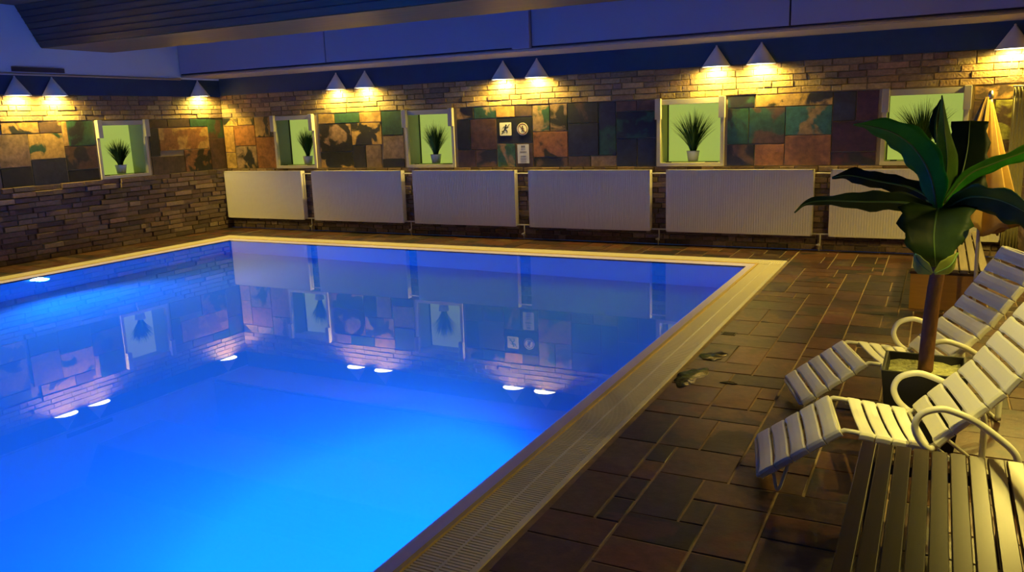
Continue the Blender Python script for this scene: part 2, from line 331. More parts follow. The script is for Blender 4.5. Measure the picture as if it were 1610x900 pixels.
# ------------------------------------------------------------------ floor with modular slate
PX0, PX1, PY1, PYF = -11.45, -1.655, 10.78, -1.0     # outer coping rectangle
IX0, IX1, IY1 = -11.05, -2.09, 10.38                 # water rectangle
mb = MB()
for a in ((XL - .45, PX0, -2.3, D), (PX1, 2.9, -2.3, D), (PX0, PX1, PY1, D)): mb.box(a[0], a[1], a[2], a[3], -.3, -.006)
mb.box(PX0, PX1, -2.3, PYF, -.3, -.006)
fl = struct('floor', mb, 'grout')
FC = [(.064, .027, .017), (.080, .034, .020), (.048, .023, .020), (.100, .040, .021), (.076, .025, .017), (.036, .020, .020), (.080, .040, .024)]
FC2 = [(.095, .05, .026), (.028, .02, .018), (.085, .034, .02), (.07, .046, .03), (.022, .017, .016)]
def floor_tiles(mb, x0, x1, y0, y1, c=.125):
    nx, ny = int((x1 - x0) / c + .999), int((y1 - y0) / c + .999)
    used = [[False] * ny for _ in range(nx)]
    S = [(3, 2), (2, 4), (4, 3), (3, 3), (4, 2), (3, 2), (3, 2), (2, 4)]
    for j in range(ny):
        for i in range(nx):
            if used[i][j]: continue
            random.shuffle(S)
            for a, b in S + [(2, 2), (2, 1), (1, 2), (1, 1)]:
                if all(i + p < nx and j + q < ny and not used[i + p][j + q] for p in range(a) for q in range(b)): break
            for p in range(a):
                for q in range(b): used[i + p][j + q] = True
            X0, X1, Y0, Y1 = x0 + i * c, min(x0 + (i + a) * c, x1), y0 + j * c, min(y0 + (j + b) * c, y1)
            if X1 - X0 < .03 or Y1 - Y0 < .03: continue
            g = .0055; h = random.uniform(-.0015, .0)
            tx, ty = random.uniform(-.0015, .0015), random.uniform(-.0015, .0015)
            def P(d, ins, X0=X0, X1=X1, Y0=Y0, Y1=Y1):
                o = []
                for sx, sy, X, Y in ((1, 1, X0, Y0), (-1, 1, X1, Y0), (-1, -1, X1, Y1), (1, -1, X0, Y1)):
                    o.append((X + sx * (g + ins), Y + sy * (g + ins), d + (sx * tx + sy * ty if d > -.003 else 0)))
                return o
            mb.slab(P, -.0058, h, .0035, jit(random.choice(FC), .2), jit(random.choice(FC2), .2))
mb = MB()
floor_tiles(mb, PX1 + .03, 1.74, -.6, D - .01)
floor_tiles(mb, PX0 + .03, PX1 + .02, PY1 + .02, D - .01)
floor_tiles(mb, XL + .01, PX0 - .02, 4.0, D - .01)
mb.build('slate_paving', 'floor', fl)

# ------------------------------------------------------------------ pool
pool = empty('swimming_pool', (-6.5, 5, 0), label='large rectangular pool of glowing blue water with a white overflow rim', cat='swimming pool')
def pb(mb, name, m, **k):
    o = mb.build(name, m, **k); o.parent = pool; o.matrix_parent_inverse = Matrix.Translation((6.5, -5, 0)); return o
ZB = -1.35
x0, x1, y0, y1 = IX0, IX1, PYF + .4, IY1
mb = MB(); t = .2
mb.box(x0 - t, x0, y0 - t, y1 + t, ZB - t, -.03); mb.box(x1, x1 + t, y0 - t, y1 + t, ZB - t, -.03)
mb.box(x0, x1, y1, y1 + t, ZB - t, -.03); mb.box(x0, x1, y0 - t, y0, ZB - t, -.03); mb.box(x0, x1, y0, y1, ZB - t, ZB)
pb(mb, 'basin', 'basin')
WZ = -.012
mb = MB(); mb.add([(x0 - .002, y0 - .002, WZ), (x1 + .002, y0 - .002, WZ), (x1 + .002, y1 + .002, WZ), (x0 - .002, y1 + .002, WZ)], [(0, 1, 2, 3)]); pb(mb, 'water', 'water')
def ring(mb, o, i, z_o, z_i, zb=-.12):
    """frame between outer offset o and inner offset i (outwards from the water line)"""
    A = [(x0 - o, y0 - o), (x1 + o, y0 - o), (x1 + o, y1 + o), (x0 - o, y1 + o)]; B = [(x0 - i, y0 - i), (x1 + i, y0 - i), (x1 + i, y1 + i), (x0 - i, y1 + i)]
    vs = [(*a, z_o) for a in A] + [(*b, z_i) for b in B] + [(*a, zb) for a in A] + [(*b, zb) for b in B]
    fs = []
    for k in range(4):
        j = (k + 1) % 4; fs += [(k, j, 4 + j, 4 + k), (8 + k, 8 + j, j, k), (4 + k, 4 + j, 12 + j, 12 + k), (8 + j, 8 + k, 12 + k, 12 + j)]
    mb.add(vs, fs)
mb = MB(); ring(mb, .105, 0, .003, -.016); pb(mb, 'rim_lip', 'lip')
mb = MB(); ring(mb, .135, .105, .012, .008); pb(mb, 'rim_ridge', 'ridge')
mb = MB(); ring(mb, .40, .135, -.05, -.05); pb(mb, 'overflow_channel', 'channel')
mb = MB(); ring(mb, .435, .405, .004, .004); ring(mb, .275, .262, .003, .003, -.03); pb(mb, 'rim_edge', 'coping')
mb = MB()
yy = .6
while yy < y1 + .12:
    mb.box(x1 + .138, x1 + .402, yy, yy + .014, -.02, .002); yy += .0225
xx = x0 - .4
while xx < x1 + .4:
    mb.box(xx, xx + .016, y1 + .138, y1 + .402, -.02, .002); xx += .0235
yy = 3.0
while yy < y1 + .12:
    mb.box(x0 - .402, x0 - .138, yy, yy + .016, -.02, .002); yy += .0235
tag(pb(mb, 'overflow_grate', 'grate'), kind='stuff')
def pool_lamp(x, y, z, dx, power, spot=150, tilt=-.12):
    mb = MB(); n = 20
    vs = [(x, y + .10 * math.cos(2 * PI * k / n), z + .10 * math.sin(2 * PI * k / n)) for k in range(n)] + [(x + dx * .02, y + .09 * math.cos(2 * PI * k / n), z + .09 * math.sin(2 * PI * k / n)) for k in range(n)]
    fs = [(k, (k + 1) % n, n + (k + 1) % n, n + k) for k in range(n)] + [tuple(range(n, 2 * n))]
    mb.add(vs, fs); o = pb(mb, 'underwater_lamp', 'pool_lamp')
    l = bpy.data.lights.new('underwater_light', 'SPOT'); l.energy = power; l.color = POOL_COL; l.spot_size = math.radians(spot); l.spot_blend = .6; l.shadow_soft_size = .09
    lo = bpy.data.objects.new('underwater_light', l); sc.collection.objects.link(lo); lo.location = (x + dx * .12, y, z)
    lo.rotation_euler = Vector((dx, 0, tilt)).to_track_quat('-Z', 'Y').to_euler()
pool_lamp(IX1 - .001, 3.75, -.42, -1, POOL_W * 1.7, 135, -.9)
pool_lamp(IX1 - .001, .3, -.42, -1, POOL_W * .35)
pool_lamp(IX0 + .001, 6.85, -.22, 1, POOL_W * .55)
pool_lamp(IX0 + .001, 1.6, -.42, 1, POOL_W * .5)

# ------------------------------------------------------------------ windows (lit niches)
def make_window(n, F, u, jd=None):
    """F maps (u, z, d). opening .9 wide; frame protrudes; lime pane at the back"""
    z0, z1 = 1.155, 2.115; a, b = u - WW / 2, u + WW / 2
    def bx(mb, u0, u1, zz0, zz1, d0, d1):
        P = [F(uu, zz, d) for uu in (u0, u1) for zz in (zz0, zz1) for d in (d0, d1)]
        mb.add(P, [(0, 1, 3, 2), (4, 6, 7, 5), (0, 4, 5, 1), (2, 3, 7, 6), (0, 2, 6, 4), (1, 5, 7, 3)])
    fw_ = .052
    mb = MB(); bx(mb, a, a + fw_, z0, z1, -.03, .03); bx(mb, b - fw_, b, z0, z1, -.03, .03); bx(mb, a + fw_, b - fw_, z0, z0 + fw_, -.03, .032); bx(mb, a + fw_, b - fw_, z1 - .075, z1, -.03, .045)
    w_ = mb.build('window_%d' % n, 'frame', bevel=.003); tag(w_, kind='structure')
    mb = MB(); t = .02; q = .36
    bx(mb, a + .041, a + fw_ , z0 + .01, z1 - .01, -q, -.031); bx(mb, b - fw_, b - .041, z0 + .01, z1 - .01, -q, -.031)
    mb.build('side_jamb', 'jamb' if not jd else jd, w_)
    mb = MB(); bx(mb, a + fw_, b - fw_, z0, z0 + fw_, -q, -.031); bx(mb, a + fw_, b - fw_, z1 - .03, z1 - .006, -q, -.031); mb.build('sill_board', 'jamb', w_)
    mb = MB(); bx(mb, a + .041, b - .041, z0 + .001, z1 - .006, -q - .02, -q); mb.build('lime_pane', 'lime', w_)
    mb = MB(); bx(mb, a + fw_, a + fw_ + .014, z0 + fw_, z1 - .03, -q, -q + .02); mb.build('pane_seal', 'seal', w_)
    for s, uu in ((0, a - .008), (1, b - .067)):
        mb = MB(); bx(mb, uu, uu + .085, z1 - .28, z1 + .015, .03, .10); mb.build('corner_bracket', 'frame', w_, bevel=.004)
    mb = MB(); bx(mb, a + .12, a + .2, z0 + fw_, z0 + fw_ + .014, -.06, -.03); bx(mb, b - .28, b - .1, z0 + fw_, z0 + fw_ + .012, -.06, -.03); mb.build('sill_stop', 'seal', w_)
    return w_
for n, u in enumerate(WIN): make_window(n + 1, back, u, 'jamb_dark' if n == 0 else None)
for n, u in enumerate(WINL): make_window(n + 5, left, u)

# grass pots in the windows
def grass_mb(seed, h=.5, spread=.24, n=420):
    R = random.Random(seed); mb = MB()
    for i in range(n):
        a = R.uniform(0, 2 * PI); rr = spread * math.sqrt(R.random()) ; hh = h * R.uniform(.6, 1) * (1 - .25 * (rr / spread)); r0 = .035 * R.random()
        c = R.choice(((.03, .09, .02), (.05, .13, .025), (.02, .06, .018), (.09, .16, .03)))
        pa = []
        for k in range(5):
            t = k / 4; r_ = r0 + (rr - r0) * (t ** 1.5); pa.append(Vector((r_ * math.cos(a) , r_ * math.sin(a) * .38, hh * (t - .06 * t * t))))
        s = Vector((-math.sin(a + .7), math.cos(a + .7), 0)) * .0045; vs = []
        for k, p in enumerate(pa): wd = (1 - (k / 4) ** 2) + .1; vs += [p - s * wd, p + s * wd]
        mb.add(vs, [(2 * k, 2 * k + 1, 2 * k + 3, 2 * k + 2) for k in range(4)], c)
    return mb
def grass_pot(F, u, d, label, seed, h=.46, spread=.25, s=1.0):
    x, y_, z_ = F(u, 1.2175, -d); g = 'potted grasses on the lit window sills'
    o = empty('potted_grass', (x, y_, z_), label=label, cat='potted plant', group=g)
    mb = MB(); mb.lathe([(0, .001), (.07 * s, .001), (.092 * s, .135 * s), (.097 * s, .15 * s), (.088 * s, .15 * s), (.082 * s, .12 * s), (0, .12 * s)], n=24); mb.build('pot', 'pot_white', o, smooth=True)
    gm = grass_mb(seed, h * s, spread * s).build('grass_blades', 'grass', o); gm.location = (0, 0, .12 * s); gm['kind'] = 'stuff'
    if F is left: o.rotation_euler = (0, 0, PI / 2)
    return o
grass_pot(back, -10.53, .2, 'tall grass in white pot in the lit window left of the far paired sconces', 1, .66, .27)
grass_pot(back, -7.69, .2, 'round tuft of grass in white pot, window left of the pictogram signs', 2, .68, .30)
grass_pot(back, -3.22, .2, 'wide feathery grass in white pot, window under the sconce pair right of centre', 3, .74, .36)
grass_pot(back, -.21, .2, 'dark grass tuft in lit window behind the banana plant leaves', 4, .76, .40)
grass_pot(left, 9.60, .2, 'small grass in white pot in the lit window of the left wall', 5, .56, .27, 1)

# ------------------------------------------------------------------ wall sconces
def sconce_proto():
    o = empty('wall_sconce', (0, 0, 0))
    mb = MB(); n = 24; r, hh = .2, .275
    # half cone against the wall: local +y points into the room
    arc = [(r * math.cos(PI * k / n), .02 + r * math.sin(PI * k / n)) for k in range(n + 1)]
    vs = [(x, y, 0) for x, y in arc] + [(.012 * math.cos(PI * k / n), .02 + .012 * math.sin(PI * k / n), hh) for k in range(n + 1)] + [(x * .97, .02 + (y - .02) * .97, .004) for x, y in arc]
    m_ = n + 1; fs = [(k, k + 1, m_ + k + 1, m_ + k) for k in range(n)] + [(k + 1, k, 2 * m_ + k, 2 * m_ + k + 1) for k in range(n)]
    mb.add(vs, fs); mb.add([(-r, .02, 0), (r, .02, 0), (.012, .02, hh), (-.012, .02, hh), (-r, .022, 0), (r, .022, 0), (.012, .022, hh), (-.012, .022, hh)], [(0, 1, 2, 3), (4, 7, 6, 5)])
    mb.lathe([(.014, -.004), (.016, .004), (.008, .016), (0, .018)], (0, .02, hh), 12, 0, PI)
    mb.build('shade', 'sconce', o, smooth=True)
    mb = MB(); vs = [(0, .024, .008)] + [(x * .95, .024 + (y - .02) * .95, .008) for x, y in arc]; mb.add(vs, [(0, k + 1, k + 2) for k in range(n)]); mb.build('diffuser', 'bulb', o)
    mb = MB(); mb.box(-.05, .05, 0.001, .0195, .01, .16); mb.build('wall_plate', 'sconce', o)
    return o
P0 = sconce_proto(); first = True
SG = 'conical sconces along the top of the brick walls'
def sconce(x, y, z, rz, label, power=1.0):
    global first
    o = P0 if first else copy_tree(P0); first = False
    o.location = (x, y, z); o.rotation_euler = (0, 0, rz); tag(o, label, 'wall lamp', SG)
    l = bpy.data.lights.new('sconce_light', 'SPOT'); l.energy = SCONCE_W * power; l.spot_size = math.radians(174); l.spot_blend = .6; l.color = LAMP_COL; l.shadow_soft_size = .035
    lo = bpy.data.objects.new('sconce_light', l); sc.collection.objects.link(lo)
    lo.location = (x - math.sin(rz) * .105, y + math.cos(rz) * .105, z - .02)
    lo.rotation_euler = Vector((math.sin(rz) * .30, -math.cos(rz) * .30, -1)).to_track_quat('-Z', 'Y').to_euler()
zs = 2.53
for x, lab in ((-9.53, 'left one of the cone sconce pair between the first two back wall windows'), (-8.90, 'right one of the cone sconce pair between the first two back wall windows'),
               (-6.20, 'left one of the two cone sconces above the pictogram signs'), (-5.61, 'right one of the two cone sconces above the pictogram signs'),
               (-2.84, 'left one of the two bright cone sconces above the feathery grass window'), (-2.23, 'right one of the two bright cone sconces above the teal slate tiles')):
    sconce(x, D - .021, zs, PI, lab)
sconce(.71, D - .021, zs, PI, 'large cone sconce at the right end of the back wall above the curtain', 1.0)
sconce(XL + .021, 7.80, zs - .02, -PI / 2, 'cone sconce on the left wall, nearer the left edge of the photo')
sconce(XL + .021, 8.39, zs - .02, -PI / 2, 'cone sconce on the left wall, just left of its lit window')
sconce(XL + .021, 11.26, zs, -PI / 2, 'single cone sconce at the corner of the left wall')
for y_, q in ((4.4, 'nearer the unseen window'), (3.8, 'nearer the front windows')): sconce(XL + .021, y_, zs, -PI / 2, 'cone sconce on the left wall outside the picture, ' + q)
sconce(XR - .024, 8.60, zs, PI / 2, 'partly visible cone sconce at the upper right edge of the photo', 1.4)
sconce(XR - .024, 8.0, zs, PI / 2, 'cone sconce on the right wall, outside the picture', 1.4)
for y_, q in ((5.6, 'farther'), (4.95, 'nearer')): sconce(1.749, y_, zs, PI / 2, q + ' cone sconce on the lounge wall beside the loungers, outside the picture', 1.0)

# added ceiling spot above the frame, put in to light the near lounger
o = empty('added_ceiling_spot', (.55, 3.45, ZT), label='added ceiling spot lighting the nearer lounger, outside the picture', cat='added ceiling lamp')
mb = MB(); mb.lathe([(.10, -.001), (.10, -.012), (.075, -.014), (.07, -.002)], n=24); mb.build('trim_ring', 'steel', o, smooth=True)
mb = MB(); mb.lathe([(.07, -.004), (0, -.004)], n=24); mb.build('lamp_disc', 'bulb', o)
l = bpy.data.lights.new('added_fill_spot', 'SPOT'); l.energy = DOWN_W; l.color = (1, .80, .17); l.spot_size = math.radians(34); l.spot_blend = .75; l.shadow_soft_size = .05
lo = bpy.data.objects.new('added_fill_spot', l); sc.collection.objects.link(lo); lo.location = (.55, 3.45, ZT - .03)
lo.rotation_euler = (Vector((.42, 4.45, .4)) - lo.location).to_track_quat('-Z', 'Y').to_euler()

# ------------------------------------------------------------------ radiators
RAD = [(-12.36, -10.42), (-10.18, -8.19), (-7.96, -6.00), (-5.76, -3.76), (-3.52, -1.48), (-1.27, .735)]
RL = ['in the corner under the slate tiles', 'below the gap between the first two back wall windows', 'left of the paper notice, under the round tuft window',
      'just right of the paper notice', 'under the feathery grass window', 'partly hidden behind the banana leaves']
def radiator(x0, x1, lab):
    W = x1 - x0; xm = (x0 + x1) / 2; z0, z1 = .21, 1.115; yb, yf = .055, .16   # distances from wall
    o = empty('panel_radiator', (xm, D - yb, z0), label='wide cream panel radiator ' + lab, cat='radiator', group='row of radiators along the back wall')
    h = W / 2; Z = z1 - z0; f = -(yf - yb)
    mb = MB(); prof = [(0, 0), (f + .012, 0), (f + .003, .006), (f, .02), (f, .03)]
    # front sheet with vertical ribs
    n = int(W / .0333); vs = []; fs = []
    for i in range(n + 1):
        xa = -h + .018 + (W - .036) * i / n
        for k, (dx, dy) in enumerate(((0, 0), (.3, 0), (.5, .0028), (.8, .0028))):
            if i == n and k: break
            xx = xa + dx * (W - .036) / n; vs += [(xx, f + dy, .02), (xx, f + dy, Z - .02)]
    for i in range(len(vs) // 2 - 1): fs.append((2 * i, 2 * i + 2, 2 * i + 3, 2 * i + 1))
    mb.add(vs, fs)
    mb.box(-h + .004, h - .004, f - .002, f + .02, 0, .022); mb.box(-h + .004, h - .004, f - .002, f + .02, Z - .022, Z)
    mb.box(-h + .002, -h + .02, f - .002, f + .02, 0.0, Z); mb.box(h - .02, h - .002, f - .002, f + .02, 0.0, Z)
    mb.build('front_panel', 'radiator', o)
    mb = MB(); mb.box(-h + .01, h - .01, -.02, 0, .01, Z - .01); mb.build('rear_panel', 'radiator', o)
    for s in (-1, 1):
        mb = MB(); a = s * h; b = s * (h - .003); mb.box(min(a, b), max(a, b), f + .004, 0, .01, Z - .004); mb.build('side_cover', 'radiator', o)
    mb = MB(); mb.box(-h + .003, h - .003, f + .02, 0, Z - .012, Z - .004); mb.build('top_grille', 'radiator', o)
    for s in (-.7, .7):
        mb = MB(); mb.box(s * h - .02, s * h + .02, 0, yb - .036, .1, Z - .1); mb.build('wall_bracket', 'rad_dark', o)
for (a, b), lab in zip(RAD, RL): radiator(a, b, lab)
gaps = [(RAD[i][1], RAD[i + 1][0]) for i in range(5)] + [(.735, .86)]
GL = ['first', 'second', 'third', 'fourth', 'fifth', 'last']
for i, (a, b) in enumerate(gaps):
    yp = D - .10; xm = (a + b) / 2 if i < 5 else .82
    nb = ['the corner radiator and the next', 'the radiators below the second window', 'the radiators either side of the paper notice', 'the radiators left of the feathery grass window', 'the last two radiators beside the banana leaves', 'the last radiator and the curtain'][i]
    o = empty('radiator_pipe', (xm, yp, 0), label='white heating pipe with floor valve between ' + nb, cat='pipe', group='heating pipes between the radiators')
    mb = MB(); mb.tube([(a - xm + .001, 0, .235), (b - xm - .001 if i < 5 else .02, 0, .235)], .011, 8); mb.build('lower_link', 'pipe', o, smooth=True)
    mb = MB(); mb.tube([(a - xm + .001, 0, 1.06), (b - xm - .001 if i < 5 else .02, 0, 1.06)], .010, 8); mb.build('upper_link', 'pipe', o, smooth=True)
    mb = MB(); mb.tube([(.0, 0, .235), (0, 0, .10), (-.012, 0, .085), (-.012, 0, .0)], .010, 8); mb.build('drop_pipe', 'pipe', o, smooth=True)
    mb = MB(); mb.lathe([(0, .0), (.02, .0), (.022, .03), (.014, .045), (0, .045)], (-.012, 0, .062), 12); mb.tube([(-.012, 0, .085), (-.05, -.01, .085)], .013, 10); mb.build('valve', 'pipe', o, smooth=True)

# ------------------------------------------------------------------ signs, notice, vent
def poly(mb, pts, y, th=.001):
    n = len(pts); vs = [(x, y, z) for x, z in pts] + [(x, y - th, z) for x, z in pts]
    mb.add(vs, [tuple(range(n, 2 * n))[::1]] + [(k, (k + 1) % n, n + (k + 1) % n, n + k) for k in range(n)])
def disc(cx, cz, r, n=20): return [(cx + r * math.cos(2 * PI * k / n), cz + r * math.sin(2 * PI * k / n)) for k in range(n)]
def bar(a, b, w_):
    dx, dz = b[0] - a[0], b[1] - a[1]; l = math.hypot(dx, dz); nx, nz = -dz / l * w_ / 2, dx / l * w_ / 2
    return [(a[0] + nx, a[1] + nz), (b[0] + nx, b[1] + nz), (b[0] - nx, b[1] - nz), (a[0] - nx, a[1] - nz)]
def frect(w_, h_, r=.012):
    o = []
    for cx, cz, a in ((w_ - r, h_ - r, 0), (-w_ + r, h_ - r, 90), (-w_ + r, -h_ + r, 180), (w_ - r, -h_ + r, 270)):
        for k in range(5): t = math.radians(a + 22.5 * k); o.append((cx + r * math.cos(t), cz + r * math.sin(t)))
    return o
o = empty('pictogram_sign', (-6.205, D - .018, 1.762), label='cream square sign with a black running figure struck through', cat='sign')
mb = MB(); poly(mb, frect(.105, .103), 0, .004); mb.build('plate', 'sign_cream', o)
mb = MB(); y_ = -.0045
poly(mb, disc(.012, .058, .015), y_)
for a, b, t in (((.006, .04), (-.012, -.005), .026), ((-.012, -.005), (.03, -.03), .014), ((.03, -.03), (.022, -.068), .012), ((-.012, -.005), (-.04, -.035), .014), ((-.04, -.035), (-.066, -.03), .011), ((.006, .038), (.04, .02), .010), ((.04, .02), (.056, .034), .009), ((.004, .038), (-.03, .034), .010), ((-.03, .034), (-.046, .012), .009)): poly(mb, bar(a, b, t), y_)
poly(mb, bar((-.075, -.078), (.078, .078), .008), y_ - .0003)
for k in range(3): poly(mb, bar((-.06 + .02 * k, -.06 + .006 * k), (-.045 + .02 * k, -.064 + .006 * k), .005), y_)
mb.build('running_figure', 'sign_black', o)
o = empty('prohibition_sign', (-5.90, D - .018, 1.755), label='round cream prohibition sign with a crossed figure beside the square one', cat='sign')
mb = MB(); poly(mb, disc(0, 0, .098, 32), 0, .004); mb.build('plate', 'sign_cream', o)
mb = MB(); R_, r_ = .088, .072; n = 32
vs = [(R_ * math.cos(2 * PI * k / n), -.0052, R_ * math.sin(2 * PI * k / n)) for k in range(n)] + [(r_ * math.cos(2 * PI * k / n), -.0052, r_ * math.sin(2 * PI * k / n)) for k in range(n)]
mb.add(vs, [(k, (k + 1) % n, n + (k + 1) % n, n + k) for k in range(n)]); poly(mb, bar((-.055, .055), (.055, -.055), .012), -.0052); mb.build('red_ring', 'sign_red', o)
mb = MB(); poly(mb, disc(.0, .04, .011), -.0046)
for a, b, t in (((0, .028), (0, -.01), .02), ((0, -.01), (-.02, -.05), .011), ((0, -.01), (.02, -.05), .011), ((0, .022), (-.028, -.004), .008), ((0, .022), (.028, -.004), .008)): poly(mb, bar(a, b, t), -.0046)
mb.build('figure', 'sign_black', o)
o = empty('paper_notice', (-5.90, D - .018, 1.365), label='white paper notice with lines of small grey print under the signs', cat='notice')
mb = MB(); poly(mb, [(-.102, -.15), (.102, -.15), (.102, .15), (-.102, .15)], 0, .003); mb.build('sheet', 'paper', o)
mb = MB(); rr = random.Random(4)
poly(mb, bar((-.035, .115), (.035, .115), .03), -.0034); poly(mb, bar((-.06, .03), (.06, .03), .014), -.0034)
for z_ in (-.03, -.045, -.075, -.09, .075, -.12): w_ = rr.uniform(.04, .08); poly(mb, bar((-w_, z_), (w_, z_), .004), -.0034)
mb.build('print', 'paper_ink', o)
o = empty('air_vent', (XL + .031, 8.20, 2.90), label='dark slotted air vent high on the left wall above the sconces', cat='vent')
mb = MB(); mb.box(0, .02, -.42, .42, -.035, .035); mb.build('frame', 'vent', o)
mb = MB()
for k in range(4): mb.box(.02, .026, -.40, .40, -.026 + k * .015, -.02 + k * .015)
mb.build('louvre', 'seam', o)

# ------------------------------------------------------------------ loungers
def lounger_proto():
    o = empty('sun_lounger', (0, 0, 0)); W = .50; h = W / 2
    foot = [(0, .10), (.375, .362)]; seat = [(.46, .352), (.76, .306)]
    bk = smooth_path([(.795, 0, .325), (.865, 0, .40), (.963, 0, .495), (1.065, 0, .60), (1.162, 0, .742), (1.277, 0, .905), (1.335, 0, 1.0)], 8)
    bk = [(p.x, p.z) for p in bk]
    # side rails with the small knee arch
    for s in (-1, 1):
        mb = MB(); pts = [(-.0, s * h * .97, .085), (.375, s * h * .97, .347), (.395, s * h * .97, .357), (.44, s * h * .97, .352), (.76, s * h * .97, .294), (.795, s * h * .97, .31)] + [(x + .008, s * h * .97, z - .012) for x, z in bk[2:]]
        mb.tube(pts, .0125, 10); mb.build('side_rail', 'tube', o, smooth=True)
    for name, (x, z) in (('foot_bar', (.0, .085)), ('knee_bar', (.375, .347)), ('seat_bar', (.775, .296)), ('head_bar', (bk[-1][0] + .008, bk[-1][1] - .012))):
        mb = MB(); mb.tube([(x, -h * .97, z), (x, h * .97, z)], .011, 8); mb.build(name, 'tube', o, smooth=True)
    # slats: bowed strips that wrap over the rails
    EXT = .055
    def slat(p, q, sag=.008):
        dx, dz = q[0] - p[0], q[1] - p[1]; L = math.hypot(dx, dz); tx, tz = dx / L, dz / L; nx, nz = -tz, tx
        th = .009; rows = []
        cs = [(-h - .014, -.030), (-h - .016, -.008), (-h - .006, .004), (-h * .92, .004 - sag * .15), (-h * .78, .004 - sag * .4), (-h * .4, .004 - sag), (0, .004 - sag * 1.2), (h * .4, .004 - sag), (h * .78, .004 - sag * .4), (h * .92, .004 - sag * .15), (h + .006, .004), (h + .016, -.008), (h + .014, -.030)]
        mb = MB(); ps = [(0, -.003), (.12, .0005), (.5, .0015), (.88, .0005), (1, -.003)]; vs = []
        def ext(t, yv): return t + (t - .5) * 2 * (EXT * min(1, max(0, (abs(yv) - h * .80) / (h * .12))))
        for t, lift in ps:
            for yv, d in cs: u_ = ext(t, yv); vs.append((p[0] + dx * u_ + nx * (d + lift + .006), yv, p[1] + dz * u_ + nz * (d + lift + .006)))
        K = len(cs); n0 = len(vs)
        for t, lift in ps:
            for yv, d in cs:
                k = 1 - th / h if abs(yv) > h else 1; u_ = ext(t, yv)
                vs.append((p[0] + dx * u_ + nx * (d + lift + .006 - th), yv * k, p[1] + dz * u_ + nz * (d + lift + .006 - th)))
        fs = []
        for i in range(len(ps) - 1):
            for j in range(K - 1):
                fs.append((i * K + j, i * K + j + 1, (i + 1) * K + j + 1, (i + 1) * K + j)); fs.append((n0 + (i + 1) * K + j, n0 + (i + 1) * K + j + 1, n0 + i * K + j + 1, n0 + i * K + j))
        for j in range(K - 1):
            fs.append((j, n0 + j, n0 + j + 1, j + 1)); e = (len(ps) - 1) * K; fs.append((e + j + 1, n0 + e + j + 1, n0 + e + j, e + j))
        for i in range(len(ps) - 1):
            fs.append((i * K, (i + 1) * K, n0 + (i + 1) * K, n0 + i * K)); e = K - 1; fs.append((n0 + i * K + e, n0 + (i + 1) * K + e, (i + 1) * K + e, i * K + e))
        mb.add(vs, fs); return mb.build('slat', 'plastic', o, bevel=.0025)
    def run(a, b, n, gap=.013):
        for i in range(n):
            t0, t1 = i / n, (i + 1) / n; L = math.hypot(b[0] - a[0], b[1] - a[1]); g = gap / L / 2
            slat((a[0] + (b[0] - a[0]) * (t0 + g), a[1] + (b[1] - a[1]) * (t0 + g)), (a[0] + (b[0] - a[0]) * (t1 - g), a[1] + (b[1] - a[1]) * (t1 - g)))
    run(foot[0], foot[1], 5); run(seat[0], seat[1], 4)
    # back along the curve
    Ls = [0]
    for p, q in zip(bk[:-1], bk[1:]): Ls.append(Ls[-1] + math.hypot(q[0] - p[0], q[1] - p[1]))
    def at(l):
        for i in range(len(bk) - 1):
            if Ls[i + 1] >= l: t = (l - Ls[i]) / (Ls[i + 1] - Ls[i]); return (bk[i][0] + (bk[i + 1][0] - bk[i][0]) * t, bk[i][1] + (bk[i + 1][1] - bk[i][1]) * t)
        return bk[-1]
    n = 9
    for i in range(n): slat(at(Ls[-1] * i / n + .006), at(Ls[-1] * (i + 1) / n - .008))
    # arms: one tube from the seat rail, looping up and back, down to the floor
    for s in (-1, 1):
        yy = s * (h + .03)
        loop = [(.79, s * h * .97, .298), (.765, yy, .306), (.722, yy, .352), (.700, yy, .417), (.728, yy, .48), (.805, yy, .507), (.88, yy, .49), (.967, yy, .448), (1.06, yy, .378), (1.118, yy, .325), (1.145, yy, .27), (1.15, yy, .15), (1.15, yy, .012)]
        mb = MB(); mb.tube(smooth_path(loop, 5), .0165, 12); mb.build('armrest', 'tube', o, smooth=True)
        mb = MB(); mb.tube(smooth_path([(.07, s * h * .9, .125), (.082, s * h * .9, .06), (.09, s * h * .9, .02), (.097, s * h * .9, .011), (.105, s * h * .9, .02), (.12, s * h * .9, .07), (.15, s * h * .9, .182)], 4), .009, 8); mb.build('front_leg', 'tube', o, smooth=True)
        mb = MB(); mb.tube([(.80, s * h * .9, .30), (1.15, s * h * .9, .012)], .010, 8); mb.build('brace', 'tube', o, smooth=True)
    mb = MB(); mb.tube([(1.15, -h - .03, .014), (1.15, h + .03, .014)], .011, 8); mb.build('rear_bar', 'tube', o, smooth=True)
    return o
L1 = lounger_proto(); L2 = copy_tree(L1)
L1.location = (-.767, 4.228, 0); L1.rotation_euler = (0, 0, .209)
L2.location = (-.762, 5.377, 0); L2.rotation_euler = (0, 0, .348)
tag(L1, 'nearer white slatted lounger with loop armrests, brightly lit, in front of the planter', 'sun lounger', 'slatted sun loungers')
tag(L2, 'farther white slatted lounger with loop armrests, behind the banana trunk', 'sun lounger', 'slatted sun loungers')

